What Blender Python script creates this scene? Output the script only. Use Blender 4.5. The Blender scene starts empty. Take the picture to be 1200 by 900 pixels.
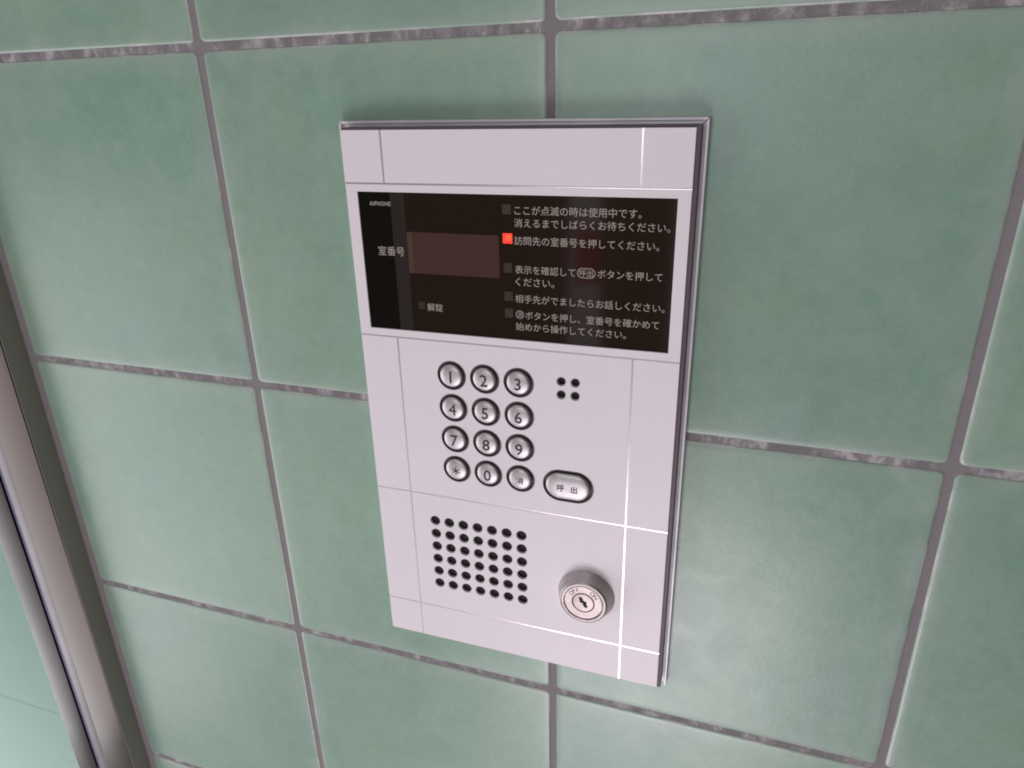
import bpy, bmesh, math, random
from mathutils import Vector, Matrix
random.seed(7)
sc = bpy.context.scene
COL = sc.collection
# Measures are in millimetres on the wall: x to the right, y down, z away from the
# viewer (z = 0 is the face of the tiles, negative z stands proud of it).
H0 = 1.5
def P(x, y, z=0.0): return Vector((x / 1000, z / 1000, H0 - y / 1000))

# ------------------------------------------------------------------ camera
R = [[0.9459943122079114, 0.02236201624785917, 0.32341104109103036],
     [0.10302063902491368, 0.9251674249472588, -0.36531080431780183],
     [-0.30737844622736976, 0.3788999551936518, 0.8728993726364069]]
v = lambda a: Vector((a[0], a[2], -a[1]))
right, down, fwd = v(R[0]), v(R[1]), v(R[2])
cd = bpy.data.cameras.new('camera'); cam = bpy.data.objects.new('camera', cd); COL.objects.link(cam)
M = Matrix((right, -down, -fwd)).transposed().to_4x4(); M.translation = P(500.08, 27.07, -351.34)
cam.matrix_world = M
cd.sensor_width = 36; cd.lens = 36 * 832.66 / 1200; cd.clip_start = 0.01; cd.clip_end = 100
sc.camera = cam
# ------------------------------------------------------------------ world, lamps, exposure
w = bpy.data.worlds.new('World'); sc.world = w; w.use_nodes = True
w.node_tree.nodes['Background'].inputs[0].default_value = (1.0, 0.95, 0.985, 1)
w.node_tree.nodes['Background'].inputs[1].default_value = 0.47
def area(name, loc, target, sx, sy, power, color):
    l = bpy.data.lights.new(name, 'AREA'); l.shape = 'RECTANGLE'; l.size = sx; l.size_y = sy
    l.energy = power; l.color = color
    o = bpy.data.objects.new(name, l); COL.objects.link(o); o.location = loc
    o.rotation_euler = (target - loc).to_track_quat('-Z', 'Y').to_euler()
    return o
area('daylight_from_entrance', P(330, 1620, -1500), P(420, 300, 0), 0.72, 0.65, 12.5, (1.0, 0.93, 1.0))
area('daylight_from_left', P(-1900, 1250, -900), P(200, 300, 0), 1.8, 2.0, 23, (0.96, 0.98, 1.0))
area('front_light', P(270, -20, -1500), P(480, 50, 0), 0.55, 0.4, 2.8, (0.94, 0.97, 1.0))  # lamp at eye height, placed for the upper tile and groove highlights
sc.view_settings.view_transform = 'Standard'; sc.view_settings.look = 'None'
sc.view_settings.exposure = 0.17; sc.view_settings.gamma = 1.0
sc.cycles.filter_width = 1.9
sc.cycles.max_bounces = 8

# ------------------------------------------------------------------ helpers
def obj(name, me, mat=None, parent=None, at=None):
    """me is built round its own origin; at = world position of that origin"""
    o = bpy.data.objects.new(name, me); COL.objects.link(o)
    at = at if at is not None else Vector((0, 0, 0))
    o.location = at
    if parent is not None:
        o.parent = parent
        pw = Vector((0, 0, 0)); q = parent
        while q is not None: pw += Vector(q.location); q = q.parent
        o.location = at - pw
    if mat is not None and not me.materials: me.materials.append(mat)
    return o
def empty(name, at):
    o = bpy.data.objects.new(name, None); COL.objects.link(o); o.location = at; o.empty_display_size = 0.02
    return o
def tag(o, label, cat):
    o['label'] = label; o['category'] = cat
def finish(bm, smooth=True, name='mesh', sharp=None):
    bmesh.ops.recalc_face_normals(bm, faces=bm.faces)
    me = bpy.data.meshes.new(name); bm.to_mesh(me); bm.free()
    for p in me.polygons: p.use_smooth = smooth
    if sharp is not None: me.set_sharp_from_angle(angle=math.radians(sharp))
    return me
def V(x, y, z): return Vector((x / 1000, z / 1000, -y / 1000))      # local mm -> m
def box(x0, x1, y0, y1, z0, z1, bev=0.0, seg=2, c=None):
    """box mesh centred on its own middle, returned with that middle"""
    cx, cy, cz = (x0 + x1) / 2, (y0 + y1) / 2, (z0 + z1) / 2
    bm = bmesh.new(); bmesh.ops.create_cube(bm, size=1)
    for q in bm.verts:
        q.co = Vector((q.co.x * (x1 - x0) / 1000, q.co.y * (z1 - z0) / 1000, q.co.z * (y1 - y0) / 1000))
    if bev: bmesh.ops.bevel(bm, geom=bm.edges[:] , offset=bev / 1000, segments=seg, affect='EDGES', profile=0.6)
    return finish(bm, True, 'box', 40), P(cx, cy, cz)
def lathe(profile, n=40, cap_first=False, cap_last=True, sq=1.0, ext=0.0):
    """profile: list of (r, z) in mm; ext stretches the circle into a pill (half length added in x)"""
    bm = bmesh.new(); rings = []
    for r, z in profile:
        ring = []
        for i in range(n):
            a = 2 * math.pi * (i + 0.5) / n
            ex = ext if math.cos(a) > 0 else -ext
            ring.append(bm.verts.new(V(r * math.cos(a) + ex, r * math.sin(a), z)))
        rings.append(ring)
    for a, b in zip(rings, rings[1:]):
        for i in range(n):
            bm.faces.new((a[i], a[(i + 1) % n], b[(i + 1) % n], b[i]))
    if cap_last: bm.faces.new(rings[-1])
    if cap_first: bm.faces.new(rings[0])
    return finish(bm, True, 'lathe', 38)

# ------------------------------------------------------------------ materials
def new_mat(name):
    m = bpy.data.materials.new(name); m.use_nodes = True
    nt = m.node_tree; return m, nt, nt.nodes['Principled BSDF']
def N(nt, t, **k):
    n = nt.nodes.new(t)
    for a, b in k.items(): setattr(n, a, b)
    return n
def plain(name, col, rough=0.5, metal=0.0, spec=0.5, emis=None, estr=0.0, coat=0.0):
    m, nt, b = new_mat(name)
    b.inputs['Base Color'].default_value = (*col, 1); b.inputs['Roughness'].default_value = rough
    b.inputs['Metallic'].default_value = metal; b.inputs['Specular IOR Level'].default_value = spec
    b.inputs['Coat Weight'].default_value = coat
    if emis: b.inputs['Emission Color'].default_value = (*emis, 1); b.inputs['Emission Strength'].default_value = estr
    return m
def noise(nt, vec, scale, detail=4, rough=0.55, dist=0.0):
    n = N(nt, 'ShaderNodeTexNoise'); n.inputs['Scale'].default_value = scale; n.inputs['Detail'].default_value = detail
    n.inputs['Roughness'].default_value = rough; n.inputs['Distortion'].default_value = dist
    nt.links.new(vec, n.inputs['Vector']); return n.outputs['Fac']
def ramp(nt, fac, stops):
    r = N(nt, 'ShaderNodeValToRGB'); e = r.color_ramp.elements
    while len(e) < len(stops): e.new(0.5)
    for k, (p, c) in zip(e, stops):
        k.position = p; k.color = (*c, 1) if len(c) == 3 else c
    nt.links.new(fac, r.inputs[0]); return r.outputs[0]
def mix(nt, fac, a, b, blend='MIX'):
    m = N(nt, 'ShaderNodeMix', data_type='RGBA', blend_type=blend)
    for s, x in ((0, fac), (6, a), (7, b)):
        if isinstance(x, (int, float)): m.inputs[s].default_value = x
        elif isinstance(x, tuple): m.inputs[s].default_value = (*x, 1)
        else: nt.links.new(x, m.inputs[s])
    return m.outputs[2]
def bump(nt, b, hs):
    prev = None
    for h, s, d in hs:
        n = N(nt, 'ShaderNodeBump'); n.inputs['Strength'].default_value = s; n.inputs['Distance'].default_value = d
        nt.links.new(h, n.inputs['Height'])
        if prev: nt.links.new(prev, n.inputs['Normal'])
        prev = n.outputs[0]
    nt.links.new(prev, b.inputs['Normal'])

def tile_material():
    m, nt, b = new_mat('green_glazed_tile')
    tc = N(nt, 'ShaderNodeTexCoord'); oi = N(nt, 'ShaderNodeObjectInfo')
    off = N(nt, 'ShaderNodeVectorMath', operation='MULTIPLY_ADD')
    cmb = N(nt, 'ShaderNodeCombineXYZ')
    for i in range(3): nt.links.new(oi.outputs['Random'], cmb.inputs[i])
    nt.links.new(cmb.outputs[0], off.inputs[0]); off.inputs[1].default_value = (37, 11, 53)
    nt.links.new(tc.outputs['Object'], off.inputs[2]); vec = off.outputs[0]
    big = noise(nt, vec, 9, 3, 0.5, 0.3); mid = noise(nt, vec, 38, 5, 0.6, 0.4); fine = noise(nt, vec, 420, 3, 0.6)
    pores = noise(nt, vec, 1500, 2, 0.5)
    c = ramp(nt, big, [(0.30, (0.182, 0.312, 0.243)), (0.5, (0.212, 0.344, 0.255)), (0.70, (0.240, 0.362, 0.257))])
    c = mix(nt, ramp(nt, mid, [(0.35, (0, 0, 0)), (0.75, (0.5, 0.5, 0.5))]), c, (0.275, 0.40, 0.335))
    c = mix(nt, ramp(nt, fine, [(0.45, (0, 0, 0)), (0.8, (0.32, 0.32, 0.32))]), c, (0.17, 0.265, 0.215))
    spots = noise(nt, vec, 120, 4, 0.65, 0.2)
    c = mix(nt, ramp(nt, spots, [(0.5, (0, 0, 0)), (0.72, (0.4,) * 3)]), c, (0.275, 0.40, 0.325))
    c = mix(nt, ramp(nt, spots, [(0.3, (0.3,) * 3), (0.46, (0, 0, 0))]), c, (0.18, 0.28, 0.225))
    hsv = N(nt, 'ShaderNodeHueSaturation'); nt.links.new(c, hsv.inputs['Color'])
    mr = N(nt, 'ShaderNodeMapRange'); mr.inputs[3].default_value = 0.95; mr.inputs[4].default_value = 1.05
    nt.links.new(oi.outputs['Random'], mr.inputs[0]); nt.links.new(mr.outputs[0], hsv.inputs['Value']); c = hsv.outputs[0]
    # the glaze runs thin and greyish towards the rim of each tile
    at = N(nt, 'ShaderNodeAttribute', attribute_name='rim')
    wob = N(nt, 'ShaderNodeMath', operation='MULTIPLY'); nt.links.new(at.outputs['Fac'], wob.inputs[0])
    nt.links.new(ramp(nt, mid, [(0.3, (0.45,) * 3), (0.65, (1.0,) * 3)]), wob.inputs[1])
    c = mix(nt, ramp(nt, wob.outputs[0], [(0.0, (0, 0, 0)), (0.3, (0.18,) * 3), (0.75, (0.32,) * 3), (0.92, (1, 1, 1))]), c, (0.50, 0.49, 0.48))
    nt.links.new(c, b.inputs['Base Color'])
    nt.links.new(ramp(nt, mid, [(0.3, (0.31,) * 3), (0.7, (0.38,) * 3)]), b.inputs['Roughness'])
    b.inputs['Specular IOR Level'].default_value = 0.68
    bump(nt, b, [(big, 0.25, 0.002), (mid, 0.13, 0.0010), (fine, 0.22, 0.0002), (pores, 0.25, 0.00008)])
    return m
def grout_material():
    m, nt, b = new_mat('grey_grout')
    tc = N(nt, 'ShaderNodeTexCoord'); vec = tc.outputs['Object']
    mp = N(nt, 'ShaderNodeMapping'); mp.inputs['Scale'].default_value = (1, 1, 0.6); nt.links.new(vec, mp.inputs[0])
    a = noise(nt, mp.outputs[0], 95, 5, 0.7, 0.25); f = noise(nt, vec, 900, 3, 0.6)
    c = ramp(nt, a, [(0.44, (0.19, 0.172, 0.18)), (0.54, (0.27, 0.25, 0.259)), (0.62, (0.44, 0.415, 0.43))])
    # pale bloom shows only where water sat, along the level joints: keep it off the upright ones
    at = N(nt, 'ShaderNodeAttribute', attribute_name='bloom')
    c = mix(nt, at.outputs['Fac'], (0.228, 0.21, 0.217), c)
    c = mix(nt, ramp(nt, f, [(0.4, (0, 0, 0)), (0.8, (0.4,) * 3)]), c, (0.17, 0.14, 0.155))
    nt.links.new(c, b.inputs['Base Color']); b.inputs['Roughness'].default_value = 0.9
    bump(nt, b, [(a, 0.5, 0.0006), (f, 0.5, 0.0002)])
    return m
def face_material():
    m, nt, b = new_mat('silver_face')
    tc = N(nt, 'ShaderNodeTexCoord'); ge = N(nt, 'ShaderNodeNewGeometry'); vec = ge.outputs['Position']
    f = noise(nt, vec, 2600, 2, 0.6); g = noise(nt, vec, 22, 4, 0.6); s = noise(nt, vec, 300, 4, 0.7)
    c = ramp(nt, f, [(0.3, (0.74, 0.68, 0.715)), (0.7, (0.82, 0.755, 0.795))])
    c = mix(nt, ramp(nt, g, [(0.45, (0, 0, 0)), (0.75, (0.3,) * 3)]), c, (0.72, 0.665, 0.685))
    c = mix(nt, ramp(nt, s, [(0.72, (0, 0, 0)), (0.78, (0.5,) * 3)]), c, (0.45, 0.42, 0.43))
    nt.links.new(c, b.inputs['Base Color'])
    b.inputs['Metallic'].default_value = 0.08; b.inputs['Roughness'].default_value = 0.52
    bump(nt, b, [(f, 0.12, 0.00005)])
    return m
def brushed(name, col, rough, metal=1.0, sc_=(600, 600, 6), amt=0.08):
    m, nt, b = new_mat(name)
    tc = N(nt, 'ShaderNodeTexCoord'); mp = N(nt, 'ShaderNodeMapping'); mp.inputs['Scale'].default_value = sc_
    nt.links.new(tc.outputs['Object'], mp.inputs[0]); a = noise(nt, mp.outputs[0], 1, 4, 0.6)
    g = noise(nt, tc.outputs['Object'], 14, 4, 0.6)
    c = ramp(nt, a, [(0.3, tuple(x * 0.9 for x in col)), (0.7, tuple(x * 1.1 for x in col))])
    nt.links.new(c, b.inputs['Base Color']); b.inputs['Metallic'].default_value = metal
    nt.links.new(ramp(nt, g, [(0.3, (rough - 0.03,) * 3), (0.7, (rough + 0.05,) * 3)]), b.inputs['Roughness'])
    bump(nt, b, [(a, amt, 0.0001)])
    return m
TILE, GROUT, FACE = tile_material(), grout_material(), face_material()
GROOVE = plain('polished_groove', (0.66, 0.61, 0.64), 0.25, 0.6)
BODY = plain('dark_housing', (0.105, 0.075, 0.095), 0.5, 0.0)
RAIL = brushed('anodised_rail', (0.66, 0.63, 0.67), 0.42, 0.25, (40, 40, 40), 0.03)
BLACK = plain('black_cavity', (0.008, 0.006, 0.008), 0.8)
RING = plain('button_well', (0.13, 0.085, 0.10), 0.4)
BUTTON = brushed('satin_button', (0.48, 0.45, 0.46), 0.42, 1.0, (900, 900, 900), 0.03)
INK = plain('dark_ink', (0.035, 0.018, 0.023), 0.6)
SCREEN = plain('smoked_glass', (0.019, 0.011, 0.0078), 0.07, 0.0, 0.5)
MASK = plain('black_mask', (0.006, 0.0055, 0.0045), 0.07)
BAND = plain('painted_reflection_band', (0.030, 0.026, 0.023), 0.09)
WINDOW = plain('display_filter', (0.072, 0.036, 0.031), 0.12)
WEDGE = plain('display_edge', (0.088, 0.052, 0.045), 0.15)
LEDOFF = plain('unlit_lamp', (0.055, 0.038, 0.033), 0.2)
LEDDIM = plain('unlit_lamp_dim', (0.045, 0.028, 0.024), 0.2)
LEDON = plain('lit_red_lamp', (0.8, 0.05, 0.02), 0.3, emis=(0.75, 0.022, 0.022), estr=1.0)
LEDCORE = plain('lit_red_lamp_core', (0.9, 0.1, 0.03), 0.3, emis=(1.0, 0.055, 0.02), estr=1.0)
PRINT = plain('pale_print', (0.40, 0.35, 0.31), 0.6)
CHROME = brushed('turned_steel', (0.33, 0.285, 0.28), 0.40, 1.0, (300, 300, 300), 0.05)
LOCKSIDE = brushed('lock_collar', (0.5, 0.46, 0.455), 0.38, 1.0, (300, 300, 300), 0.05)
JAMB = brushed('brown_steel', (0.056, 0.041, 0.037), 0.2, 1.0, (2200, 2200, 5), 0.03)
JAMB2 = brushed('brown_steel_dark', (0.022, 0.016, 0.016), 0.25, 1.0, (2200, 2200, 5), 0.03)
LIP = brushed('bright_lip', (0.16, 0.143, 0.148), 0.4, 0.8, (2200, 2200, 5), 0.03)
BLUESTRIP = plain('blue_line', (0.13, 0.12, 0.24), 0.5)
GLASS = plain('door_glass', (0.33, 0.54, 0.47), 0.02); GLASS.node_tree.nodes['Principled BSDF'].inputs['Transmission Weight'].default_value = 1.0; GLASS.node_tree.nodes['Principled BSDF'].inputs['IOR'].default_value = 1.25
HOLE = plain('hole_rim', (0.46, 0.42, 0.44), 0.4, 0.3)
SIDE = plain('painted_tile_reflection', (0.27, 0.275, 0.235), 0.45)
SEAL = plain('corner_shade', (0.02, 0.014, 0.018), 0.7)

# ------------------------------------------------------------------ tiled wall
VO = {0: (1.31, 0.26), 1: (-0.91, 0.11), 2: (0.11, 0.75), 3: (-0.56, -0.34)}
HO = {0: (-0.52, -0.93), 1: (-0.44, -0.53), 2: (0.23, -1.43), 3: (0.73, -0.32)}
def vx(i, y): o, t = VO.get(i, (0, 0)); return 200 * i + o + t * (y - 300) / 300
def hy(j, x): o, t = HO.get(j, (0, 0)); return 200 * j + o + t * (x - 300) / 300
def cross(i, j): return vx(i, 200 * j), hy(j, 200 * i)
def rounded_ring(cs, inset, r, k=4):
    """cs: four corners (tl, tr, br, bl) in mm; ring inset by `inset`, corner radius r"""
    out = []
    n = 4
    for a in range(n):
        p, q, s = Vector(cs[a - 1]), Vector(cs[a]), Vector(cs[(a + 1) % n])
        d1, d2 = (p - q).normalized(), (s - q).normalized()
        c = q + (d1 + d2) * (inset + r)
        for t in range(k):
            f = t / (k - 1)
            u = (-d2 * math.cos(f * math.pi / 2) - d1 * math.sin(f * math.pi / 2))
            out.append(c + u * r)
    return out
def tile_mesh(cs, ctr, z_off=0.0, gap=2.15, jit=0.25):
    cs = [(x + random.uniform(-jit, jit), y + random.uniform(-jit, jit)) for x, y in cs]
    bm = bmesh.new(); lay = bm.verts.layers.float.new('rim')
    prof = [(gap, 4.0, 1.0, 3.0), (gap, 0.9, 1.0, 3.0), (gap + 0.35, 0.42, 1.0, 2.8), (gap + 0.9, 0.14, 0.95, 2.6), (gap + 1.7, 0.03, 0.45, 2.2),
            (gap + 4.5, 0.0, 0.24, 2.0), (gap + 13, -0.05, 0.0, 2.0)]
    rings = []
    for inset, z, rim, r in prof:
        ring = []
        for q in rounded_ring(cs, inset, r):
            vv = bm.verts.new(V(q.x - ctr[0], q.y - ctr[1], z + z_off)); vv[lay] = rim; ring.append(vv)
        rings.append(ring)
    n = len(rings[0])
    for a, b in zip(rings, rings[1:]):
        for i in range(n): bm.faces.new((a[i], a[(i + 1) % n], b[(i + 1) % n], b[i]))
    bm.faces.new(rings[-1])
    me = finish(bm, True, 'tile'); return me
IR, JR = range(0, 5), range(-2, 5)
# grout bed: one sheet, cut so that the level joints can carry their pale bloom
bm = bmesh.new(); lay = bm.verts.layers.float.new('bloom')
X0, X1, Y0, Y1 = -4.5, 1000, -400, 1000
ys = [Y0]
for j in range(-1, 5): ys += [200 * j - 7, 200 * j - 4, 200 * j + 4, 200 * j + 7]
ys.append(Y1)
xs = [X0]
for i in range(0, 5): xs += ([200 * i - 7, 200 * i - 4] if i else []) + [200 * i + 4, 200 * i + 7]
xs.append(X1)
def near(a): return min(abs(a - 200 * round(a / 200)), 99)
grid = []
for y in ys:
    row = []
    for x in xs:
        q = bm.verts.new(V(x, y, 0.75)); q[lay] = 1.0 if (near(y) < 5 and not near(x) < 5) else 0.0; row.append(q)
    grid.append(row)
for a, b in zip(grid, grid[1:]):
    for i in range(len(a) - 1): bm.faces.new((a[i], a[i + 1], b[i + 1], b[i]))
# give the sheet a back, 60 mm deep
ext = [bm.verts.new(V(x, y, 60)) for x, y in ((X0, Y0), (X1, Y0), (X1, Y1), (X0, Y1))]
bm.faces.new(ext[::-1])
bm.normal_update()
for (sx, sy), (ex, ey) in (((0, 0), (0, 1)), ((0, 1), (1, 1)), ((1, 1), (1, 0)), ((1, 0), (0, 0))):
    pass
me = finish(bm, False, 'wall')
wall = obj('wall', me, GROUT, None, P(0, 0, 0)); wall['kind'] = 'structure'
for i in IR:
    for j in JR:
        cs = [cross(i, j), cross(i + 1, j), cross(i + 1, j + 1), cross(i, j + 1)]
        ctr = (sum(c[0] for c in cs) / 4, sum(c[1] for c in cs) / 4)
        obj('tile', tile_mesh(cs, ctr), TILE, wall, P(*ctr))

# ------------------------------------------------------------------ unseen wall added behind the viewer; its gaps shape the display's reflections
DARKWALL = plain('added_wall_brown', (0.11, 0.075, 0.06), 0.7)
REDP = plain('red_panel', (0.9, 0.03, 0.04), 0.5)
bm = bmesh.new()
for x0, x1, y0, y1 in ((-5500, -395, -650, 1320), (-205, 120, -650, 1320), (190, 5500, -650, 1320), (-395, -205, -650, -200), (120, 190, -650, -400)):
    q = [bm.verts.new(V(x, y, z)) for z in (-3000, -3120) for x, y in ((x0, y0), (x1, y0), (x1, y1), (x0, y1))]
    for f in ((0, 1, 2, 3), (4, 7, 6, 5), (0, 4, 5, 1), (1, 5, 6, 2), (2, 6, 7, 3), (3, 7, 4, 0)): bm.faces.new([q[k] for k in f])
opp = obj('added_lobby_wall', finish(bm, False, 'added_lobby_wall'), DARKWALL, None, P(0, 0, 0)); opp['kind'] = 'structure'
me, c = box(-330, -215, 640, 900, -3040, -2990, 8, 2); obj('red_board', me, REDP, opp, c)  # red board added to be mirrored as a red patch in the display

# dark wall added out of view on the right, to shade that side
me, c = box(735, 920, -1800, 2600, -2600, -0.5, 4, 2); sw = obj('shade_wall', me, DARKWALL, None, c); sw['kind'] = 'structure'

# ------------------------------------------------------------------ wall beyond the glass door (set 9 mm back)
bm = bmesh.new(); 
q = [bm.verts.new(V(*c)) for c in ((-700, -400, 10.2), (-4.6, -400, 10.2), (-4.6, 1000, 10.2), (-700, 1000, 10.2), (-700, -400, 60), (-4.6, -400, 60), (-4.6, 1000, 60), (-700, 1000, 60))]
for f in ((0, 1, 2, 3), (4, 7, 6, 5), (0, 4, 5, 1), (1, 5, 6, 2), (2, 6, 7, 3), (3, 7, 4, 0)): bm.faces.new([q[k] for k in f])
far = obj('wall_beyond_door', finish(bm, False, 'wall_beyond_door'), GROUT, None, P(0, 0, 0)); far['kind'] = 'structure'
for i in range(-2, 0):
    for j in range(-1, 3):
        x0, x1 = 300 * i - 5, min(300 * i + 295, -5)
        y0, y1 = 300 * j + 0, 300 * j + 300
        cs = [(x0, y0), (x1, y0), (x1, y1), (x0, y1)]; ctr = ((x0 + x1) / 2, (y0 + y1) / 2)
        obj('tile', tile_mesh(cs, ctr, 9.0, 0.7, 0.1), TILE, far, P(*ctr))

# ------------------------------------------------------------------ door frame and glass door on the left
YT, YB = -400, 1000
df = empty('door_frame', P(-22, YB, 0)); df['kind'] = 'thing'
tag(df, 'brown brushed steel door frame upright at the left edge beside the green tiles', 'door frame')
me, c = box(-38.6, -4.2, YT, YB, -16, 30, 0.9, 3); obj('jamb', me, JAMB, df, c)
me, c = box(-50.5, -38.8, YT, YB, -15.2, 8, 0.8, 2); obj('jamb_lip', me, LIP, df, c)
me, c = box(-4.3, -3.7, YT, YB, -15.4, 0.7, 0.1, 1); obj('jamb_side', me, SIDE, df, c)  # tile reflection on the jamb's steel side put into an olive sheet's colour
gd = empty('glass_door', P(-70, YB, 0)); gd['kind'] = 'thing'
tag(gd, 'narrow dark steel edged glass door seen at the bottom left corner', 'door')
me, c = box(-53.2, -50.7, YT, YB, -15.0, 8, 0.3, 1); obj('blue_strip', me, BLUESTRIP, gd, c)  # thin bluish line beside the stile, modelled as a strip
me, c = box(-600, -79.0, YT, YB, -7.5, -3.5, 0, 1); obj('glass_pane', me, GLASS, gd, c)
me, c = box(-79.3, -53.4, YT, YB, -16.4, 8, 0.8, 2); obj('stile', me, JAMB2, gd, c)

# ------------------------------------------------------------------ intercom
ZF = -12.0
FX0, FX1, FY0, FY1 = 289.6, 469.4, 42.8, 364.6
cx, cy = (FX0 + FX1) / 2, (FY0 + FY1) / 2
ic = empty('intercom', P(cx, cy, 0))
tag(ic, 'silver apartment intercom panel with keypad, dark display and key switch on green tiles', 'intercom')
me, c = box(FX0 + 1.3, FX1 - 1.3, FY0 + 1.0, FY1 - 1.3, -8.2, 0.6, 0.3, 1); obj('housing', me, BODY, ic, c)
me, c = box(FX0 - 3.0, FX1 + 3.4, FY0 - 2.4, FY1 + 3.0, -1.6, 0.5, 0.2, 1); obj('back_plate', me, BODY, ic, c)

me, c = box(FX1 + 0.03, FX1 + 2.1, FY0 - 1.1, FY1 + 0.15, -11.2, -1.4, 0.25, 2); obj('edge_channel', me, BODY, ic, c)
me, c = box(FX0 + 0.3, FX1 + 0.01, FY0 - 1.1, FY0 - 0.03, -11.2, -1.4, 0.25, 2); obj('edge_channel', me, BODY, ic, c)
# trim rails, mitred at the corners, open joint between them
def rail(side):
    prof = [(-1.9, -0.4), (-1.9, -3.2), (-1.7, -3.5), (-0.95, -3.5), (-0.8, -3.1), (-0.45, -3.1), (-0.25, -4.75), (0.0, -5.0), (0.9, -5.0), (1.15, -4.75), (1.2, 0.4)]
    x0, x1, y0, y1 = FX0 - 3.4, FX1 + 3.7, FY0 - 2.9, FY1 + 3.3
    g = 0.28
    bm = bmesh.new(); A, B = [], []
    for o, z in prof:
        L, Rr, T_, Bo = x0 - o, x1 + o, y0 - o, y1 + o
        if side == 'top': a, b = (L + g, T_), (Rr - g, T_)
        if side == 'bottom': a, b = (L + g, Bo), (FX1 - 1.5, Bo)
        if side == 'left': a, b = (L, T_ + g), (L, Bo - g)
        if side == 'right': a, b = (Rr, T_ + g), (Rr, Bo - g)
        A.append((*a, z)); B.append((*b, z))
    mid = (sum(p_[0] for p_ in A + B) / len(A + B), sum(p_[1] for p_ in A + B) / len(A + B), -2.5)
    va = [bm.verts.new(V(p_[0] - mid[0], p_[1] - mid[1], p_[2] - mid[2])) for p_ in A]
    vb = [bm.verts.new(V(p_[0] - mid[0], p_[1] - mid[1], p_[2] - mid[2])) for p_ in B]
    n = len(va)
    for i in range(n): bm.faces.new((va[i], va[(i + 1) % n], vb[(i + 1) % n], vb[i]))
    bm.faces.new(va); bm.faces.new(vb[::-1])
    return finish(bm, True, 'rail', 25), P(*mid)
for s in ('top', 'right', 'bottom', 'left'):
    me, c = rail(s); obj('trim_rail', me, RAIL, ic, c)

# face panels (flat plates with their openings), parted by shallow polished grooves
GW = 0.85
VXL, VXR = 312.7, 446.0
HY = [69.2, 153.2, 253.6, 338.6]
def plate(x0, x1, y0, y1, holes, bev=0.22, thick=1.5, ztop=ZF):
    cu = bpy.data.curves.new('plate', 'CURVE'); cu.dimensions = '2D'; cu.fill_mode = 'BOTH'
    mx, my = (x0 + x1) / 2, (y0 + y1) / 2
    cu.extrude = (thick / 2 - bev) / 1000; cu.bevel_depth = bev / 1000; cu.bevel_resolution = 1; cu.offset = -bev / 1000
    def spl(pts):
        s = cu.splines.new('POLY'); s.points.add(len(pts) - 1)
        for p_, (x, y) in zip(s.points, pts): p_.co = ((x - mx) / 1000, -(y - my) / 1000, 0, 1)
        s.use_cyclic_u = True
    spl([(x0, y0), (x1, y0), (x1, y1), (x0, y1)])
    for h in holes: spl(h)
    o = bpy.data.objects.new('tmp', cu); COL.objects.link(o)
    dg = bpy.context.evaluated_depsgraph_get(); me = bpy.data.meshes.new_from_object(o.evaluated_get(dg))
    bpy.data.objects.remove(o); bpy.data.curves.remove(cu)
    me.transform(Matrix.Rotation(math.radians(90), 4, 'X'))
    for p_ in me.polygons: p_.use_smooth = True
    me.set_sharp_from_angle(angle=math.radians(35))
    me.materials.clear()
    return me, P(mx, my, ztop + thick / 2)
def circ(x, y, r, n=24): return [(x + r * math.cos(2 * math.pi * i / n), y + r * math.sin(2 * math.pi * i / n)) for i in range(n)]
def pill(x, y, r, e, n=32): return [(x + r * math.cos(2 * math.pi * (i + .5) / n) + (e if math.cos(2 * math.pi * (i + .5) / n) > 0 else -e), y + r * math.sin(2 * math.pi * (i + .5) / n)) for i in range(n)]
KEYS = [(344.7 + 19.82 * a, 173.3 + 19.87 * b_) for b_ in range(4) for a in range(3)]
SPK = [(327.9 + 9.39 * a, 272.0 + 9.42 * b_) for b_ in range(6) for a in range(7)]
MIC = [(408.45 + 7.7 * a, 169.9 + 7.65 * b_) for b_ in range(2) for a in range(2)]
CALL = (412.6, 233.5)
SX0, SX1, SY0, SY1 = 296.2, 463.3, 73.5, 148.8
colsx = [(FX0, VXL - GW / 2), (VXL + GW / 2, VXR - GW / 2), (VXR + GW / 2, FX1)]
rows = [(FY0, HY[0] - 0.45), (HY[1] + GW / 2, HY[2] - GW / 2), (HY[2] + GW / 2, HY[3] - GW / 2), (HY[3] + GW / 2, FY1)]
for ri, (ya, yb) in enumerate(rows):
    for ci, (xa, xb) in enumerate(colsx):
        holes = []
        if ci == 1 and ri == 1:
            holes = [circ(x, y, 8.5, 36) for x, y in KEYS] + [circ(x, y, 2.6) for x, y in MIC] + [pill(*CALL, 9.9, 4.7, 40)]
        if ci == 1 and ri == 2: holes = [circ(x, y, 3.3, 28) for x, y in SPK]
        me, c = plate(xa, xb, ya, yb, holes); obj('face_panel', me, FACE, ic, c)
me, c = plate(FX0, FX1, HY[0] + 0.45, HY[1] - GW / 2, [[(SX0, SY0), (SX1, SY0), (SX1, SY1), (SX0, SY1)]]); obj('display_surround', me, FACE, ic, c)
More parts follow.
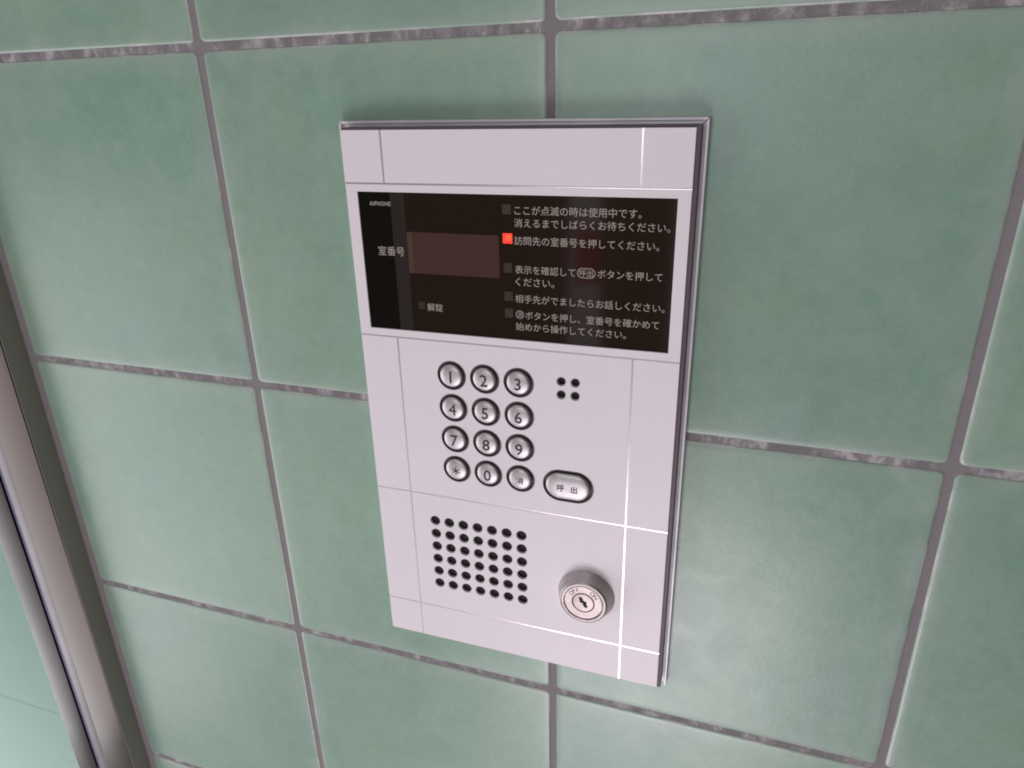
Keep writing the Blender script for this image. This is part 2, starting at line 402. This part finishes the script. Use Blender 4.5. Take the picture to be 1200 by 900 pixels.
def groove(x0, x1, y0, y1, dz=0.0, wide=None):
    """shallow concave channel along the longer direction"""
    vert = (y1 - y0) > (x1 - x0); mx, my = (x0 + x1) / 2, (y0 + y1) / 2
    wd = (x1 - x0) if vert else (y1 - y0); n = 10
    bm = bmesh.new(); prev = None
    for i in range(n + 1):
        t = -1 + 2 * i / n; z = ZF + 0.10 + dz + 0.022 * (1 - t * t) * wd
        if vert: a, b = V((t * wd / 2), y0 - my, z - ZF), V((t * wd / 2), y1 - my, z - ZF)
        else: a, b = V(x0 - mx, t * wd / 2, z - ZF), V(x1 - mx, t * wd / 2, z - ZF)
        cur = (bm.verts.new(a), bm.verts.new(b))
        if prev: bm.faces.new((prev[0], prev[1], cur[1], cur[0]))
        prev = cur
    me = bpy.data.meshes.new('groove')
    for f in bm.faces: f.smooth = True
    bm.normal_update()
    if bm.faces[:][0].normal.y > 0: bmesh.ops.reverse_faces(bm, faces=bm.faces)
    bm.to_mesh(me); bm.free()
    obj('groove', me, GROOVE, ic, P(mx, my, ZF))
g2 = GW / 2 + 0.3
for x in (VXL, VXR):
    groove(x - g2, x + g2, FY0, HY[0] - 0.5); groove(x - g2, x + g2, HY[1], FY1)
groove(FX0, FX1, HY[0] - 0.55, HY[0] + 0.55, 0.05)
for y in HY[1:]: groove(FX0, FX1, y - g2, y + g2, 0.02)
# countersunk rims of the speaker and microphone holes
def rim_mesh(ro, ri): return lathe([(ro + 0.12, -0.015), (ro - 0.02, 0.06), (ri, 0.55), (ri, 1.3)], 24, cap_last=False)
rs, rm = rim_mesh(3.3, 2.9), rim_mesh(2.6, 2.15)
for x, y in SPK: obj('speaker_hole', rs, HOLE, ic, P(x, y, ZF))
for x, y in MIC: obj('microphone_hole', rm, HOLE, ic, P(x, y, ZF))
# black felt behind the openings
me, c = box(320, 392, 264, 326, ZF + 1.9, ZF + 2.6); obj('speaker_felt', me, BLACK, ic, c)
me, c = box(404, 421, 165, 182, ZF + 1.9, ZF + 2.6); obj('microphone_felt', me, BLACK, ic, c)

# ------------------------------------------------------------------ lettering
def text_mesh(s, bold=0.0, spacing=1.0, res=4):
    cu = bpy.data.curves.new('t', 'FONT'); cu.body = s; cu.size = 1.0; cu.offset = bold; cu.resolution_u = res
    cu.align_x = 'LEFT'; cu.space_character = spacing
    o = bpy.data.objects.new('t', cu); COL.objects.link(o)
    dg = bpy.context.evaluated_depsgraph_get(); me = bpy.data.meshes.new_from_object(o.evaluated_get(dg))
    bpy.data.objects.remove(o); bpy.data.curves.remove(cu)
    return me
def lettering(s, x0, x1, yc, z, mat, parent, name='caption', bold=0.0, height=None, dome=None, rot=0.0, thick=0.05, spacing=1.0):
    """flat print between x0 and x1 (mm), centred on height yc; height fixes the letter height, dome follows a curved key"""
    me = text_mesh(s, bold, spacing); co = [q.co.copy() for q in me.vertices]
    a0, a1 = min(q.x for q in co), max(q.x for q in co); b0, b1 = min(q.y for q in co), max(q.y for q in co)
    kx = (x1 - x0) / (a1 - a0) if x1 is not None else None
    ky = height / (b1 - b0) if height else kx
    if kx is None: kx = ky
    mx = (x0 + x1) / 2 if x1 is not None else x0
    bm = bmesh.new(); bm.from_mesh(me); bpy.data.meshes.remove(me)
    if dome:
        bmesh.ops.triangulate(bm, faces=bm.faces)
        for _ in range(4):
            es = [e for e in bm.edges if e.calc_length() > 0.09]
            if es: bmesh.ops.subdivide_edges(bm, edges=es, cuts=1)
            bmesh.ops.triangulate(bm, faces=bm.faces)
    for q in bm.verts:
        x, y = (q.co.x - (a0 + a1) / 2) * kx, -(q.co.y - (b0 + b1) / 2) * ky
        cr, sr = math.cos(rot), math.sin(rot)
        x, y = x * cr - y * sr, x * sr + y * cr
        zz = -thick
        if dome: zz = dome(x, y) - thick
        q.co = V(x, y, zz)
    bm.normal_update()
    fl = [f for f in bm.faces if f.normal.y > 0]
    if fl: bmesh.ops.reverse_faces(bm, faces=fl)
    me = bpy.data.meshes.new('lettering'); bm.to_mesh(me); bm.free()
    return obj(name, me, mat, parent, P(mx, yc, z))

# ------------------------------------------------------------------ display
ZS = ZF + 0.9
me, c = box(SX0 - 1.5, SX1 + 1.5, SY0 - 1.5, SY1 + 1.5, ZS, ZS + 2, 0, 1); scr = obj('display', me, SCREEN, ic, c)
def sheet(x0, x1, y0, y1, z, mat, name, parent=scr, t=0.06, rot=0):
    me, c = box(x0, x1, y0, y1, z - t, z, 0, 1); return obj(name, me, mat, parent, c)
sheet(SX0 - 1.2, 314.8, SY0 - 1.2, SY1 + 1.2, ZS, MASK, 'black_border')
sheet(314.8, 323.0, SY0 - 1.2, SY1 + 1.2, ZS, BAND, 'painted_reflection_band')  # upright's reflection in the screen, painted as a grey strip
sheet(324.3, 375.0, 93.9, 116.0, ZS, WINDOW, 'number_window')
sheet(323.1, 326.2, 93.9, 116.0, ZS - 0.03, WEDGE, 'window_edge', t=0.06)
for k, (xa, xb, ya, yb) in enumerate([(377.3, 381.9, 78.2, 83.2), (377.2, 382.3, 92.6, 97.7), (377.3, 381.9, 107.8, 112.8), (377.3, 381.9, 122.8, 127.8), (377.3, 381.9, 131.9, 136.9)]):
    o = sheet(xa, xb, ya, yb, ZS, LEDON if k == 1 else LEDOFF, 'indicator_lamp')
    if k == 1: o['label'] = 'lit red square lamp'
    if k == 1:
        me, c = box(xa + 1.6, xb - 0.6, ya + 0.8, yb - 1.3, ZS - 0.1, ZS - 0.04); obj('lamp_core', me, LEDCORE, scr, c)
sheet(327.0, 330.8, 131.8, 135.9, ZS, LEDDIM, 'indicator_lamp')
Bd = 0.0
zt = ZS - 0.08
for s, xa, xb, yc in (('ここが点滅の時は使用中です。', 383.7, 446.9, 81.0), ('消えるまでしばらくお待ちください。', 383.5, 460.6, 87.2),
        ('訪問先の室番号を押してください。', 383.4, 456.0, 96.0), ('表示を確認して', 383.5, 415.3, 110.8), ('ボタンを押して', 426.4, 458.3, 110.8),
        ('ください。', 383.6, 404.3, 117.2), ('相手先がでましたらお話しください。', 383.3, 460.2, 126.2), ('ボタンを押し、室番号を確かめて', 388.6, 458.0, 134.9),
        ('始めから操作してください。', 383.3, 441.9, 141.3)):
    lettering(s, xa, xb, yc, zt, PRINT, scr, bold=Bd)
lettering('呼出', 417.3, 424.3, 110.8, zt, PRINT, scr, bold=0.0)
lettering('消', 384.1, 387.1, 134.8, zt, PRINT, scr, bold=0.0)
lettering('室番号', 305.2, 320.9, 104.6, zt, PRINT, scr)
lettering('解錠', 332.3, 341.5, 134.4, zt, PRINT, scr)
lettering('AIPHONE', 302.5, 315.0, 79.6, zt, PRINT, scr, bold=0.014, height=2.2, spacing=1.12)
def outline(x, y, r, e, wd, parent, mat, z, name='printed_outline', n=32):
    bm = bmesh.new(); a, b = [], []
    for i in range(n):
        t = 2 * math.pi * (i + .5) / n; ex = e if math.cos(t) > 0 else -e
        a.append(bm.verts.new(V(r * math.cos(t) + ex, r * math.sin(t), -0.05))); b.append(bm.verts.new(V((r - wd) * math.cos(t) + ex, (r - wd) * math.sin(t), -0.05)))
    for i in range(n): bm.faces.new((a[i], a[(i + 1) % n], b[(i + 1) % n], b[i]))
    me = finish(bm, False, 'outline'); obj(name, me, mat, parent, P(x, y, z))
outline(420.8, 110.8, 2.55, 2.1, 0.35, scr, PRINT, zt)
outline(385.6, 134.8, 2.25, 0, 0.32, scr, PRINT, zt)

# ------------------------------------------------------------------ keys
def dome_z(R_, h): return lambda x, y: h * min(1.0, (x * x + y * y) / (R_ * R_))
def key(x, y, txt, e=0.0, r=8.5):
    rb = r - 1.55
    k = obj('call_button' if e else 'keypad_button', lathe(
        [(rb, 2.4), (rb, 0.2), (rb - 0.12, -0.35), (rb - 0.4, -0.75), (rb - 0.8, -1.02), (rb - 1.5, -1.28), (rb - 2.6, -1.52), (rb - 4.0, -1.70), (rb - 5.4, -1.79), (max(rb - 6.8, 0.3), -1.82)], 40, ext=e),
        BUTTON, ic, P(x, y, ZF))
    # dark well with a thin rounded rim
    obj('button_well', lathe([(r + 0.25, -0.02), (r + 0.12, -0.22), (r - 0.15, -0.25), (r - 0.32, -0.05), (r - 0.35, 2.2), (rb - 0.5, 2.2)], 40, cap_last=False, ext=e), RING, ic, P(x, y, ZF))
    def dz(px, py):
        px = max(abs(px) - e, 0) if e else px
        q = math.hypot(px, py); s = rb - q
        pts = [(0.0, 0.0), (0.12, -0.35), (0.4, -0.75), (0.8, -1.02), (1.5, -1.28), (2.6, -1.52), (4.0, -1.70), (5.4, -1.79), (20, -1.83)]
        for (a, za), (b, zb) in zip(pts, pts[1:]):
            if s <= b: return za + (zb - za) * (s - a) / (b - a)
        return -1.83
    if len(txt) == 2:
        for ch, dx in zip(txt, (-3.9, 3.9)):
            lettering(ch, x + dx, None, y + 0.6, ZF, INK, k, 'symbol', 0.008, 4.3, dz, 0, 0.2)
    elif txt == '*':
        bm = bmesh.new()
        for q in range(3):
            an = math.pi / 2 + q * math.pi / 3; n_ = 8; pr = None
            for i in range(n_ + 1):
                t = 2.7 * (-1 + 2 * i / n_); cxx, cyy = t * math.cos(an), t * math.sin(an); nx, ny = -math.sin(an) * .28, math.cos(an) * .28
                cur = [bm.verts.new(V(cxx + u * nx, cyy + u * ny, dz(cxx + u * nx, cyy + u * ny + 0.4) - 0.18 - 0.004 * q)) for u in (1, -1)]
                if pr: bm.faces.new((pr[0], pr[1], cur[1], cur[0]))
                pr = cur
        obj('symbol', finish(bm, False, 'symbol'), INK, k, P(x, y + 0.4, ZF))
    elif ord(txt) > 200:
        lettering(txt, x, None, y + 0.4, ZF, INK, k, 'symbol', 0.0, 4.7, dz, 0, 0.2)
    else:
        lettering(txt, x, None, y + 0.4, ZF, INK, k, 'symbol', 0.0 if txt == '4' else 0.007, 7.0, dz, 0, 0.2)
for (x, y), t_ in zip(KEYS, '123456789*0消'): key(x, y, t_)
key(*CALL, '呼出', 4.7, 9.9)

# ------------------------------------------------------------------ key switch
LX, LY = 424.4, 305.5
ks = obj('key_switch', lathe([(17.2, 0.3), (17.2, -0.5), (16.9, -0.9), (14.5, -7.2), (14.25, -7.8), (13.8, -8.1)], 64, cap_last=False), LOCKSIDE, ic, P(LX, LY, ZF))
obj('face_ring', lathe([(13.9, -8.05), (13.6, -8.25), (12.0, -8.25), (11.75, -8.1), (11.7, -7.3), (11.5, -7.3)], 64, cap_last=False), CHROME, ks, P(LX, LY, ZF))
obj('marked_ring', lathe([(11.5, -7.2), (11.45, -7.75), (11.2, -7.95), (6.9, -7.95), (6.7, -7.7), (6.7, -7.0)], 64, cap_last=False), CHROME, ks, P(LX, LY, ZF))
obj('core', lathe([(6.3, -6.9), (6.3, -7.8), (6.1, -8.0), (5.6, -8.05), (0.4, -8.05)], 48), CHROME, ks, P(LX, LY, ZF))
obj('ring_gap', lathe([(12.3, -7.0), (6.0, -7.0)], 48, cap_last=False), BLACK, ks, P(LX, LY, ZF))
def keyhole():
    pts = [(-2.6, -2.6, .75), (-1.5, -3.0, .9), (-0.9, -1.9, 1.0), (-1.2, -0.9, 1.0), (0.1, -0.6, .95), (1.2, -0.2, 1.0), (0.9, 1.1, 1.0), (1.3, 2.2, .85), (2.6, 2.5, .7)]
    bm = bmesh.new(); L, Rr = [], []
    for i, (x, y, h) in enumerate(pts):
        a = Vector(pts[max(i - 1, 0)][:2]); b = Vector(pts[min(i + 1, len(pts) - 1)][:2]); d = (b - a).normalized(); n_ = Vector((-d.y, d.x)) * h * 1.15
        L.append(bm.verts.new(V(x + n_.x, y + n_.y, -8.09))); Rr.append(bm.verts.new(V(x - n_.x, y - n_.y, -8.09)))
    for i in range(len(pts) - 1): bm.faces.new((L[i], L[i + 1], Rr[i + 1], Rr[i]))
    return finish(bm, False, 'keyhole')
obj('keyhole', keyhole(), BLACK, ks, P(LX, LY, ZF))
MARK = plain('engraved_mark', (0.07, 0.045, 0.05), 0.6)
def on_ring(word, a_mid, step):
    n_ = len(word)
    for i, ch in enumerate(word):
        a = math.radians(a_mid - (i - (n_ - 1) / 2) * step); x, y = 9.1 * math.cos(a), -9.1 * math.sin(a)
        lettering(ch, LX + x, None, LY + y, ZF - 7.95, MARK, ks, 'engraved_letter', 0.0, 2.7, None, math.pi / 2 - a, 0.05)
on_ring('OFF', 128, 15); on_ring('ON', 45, 17)
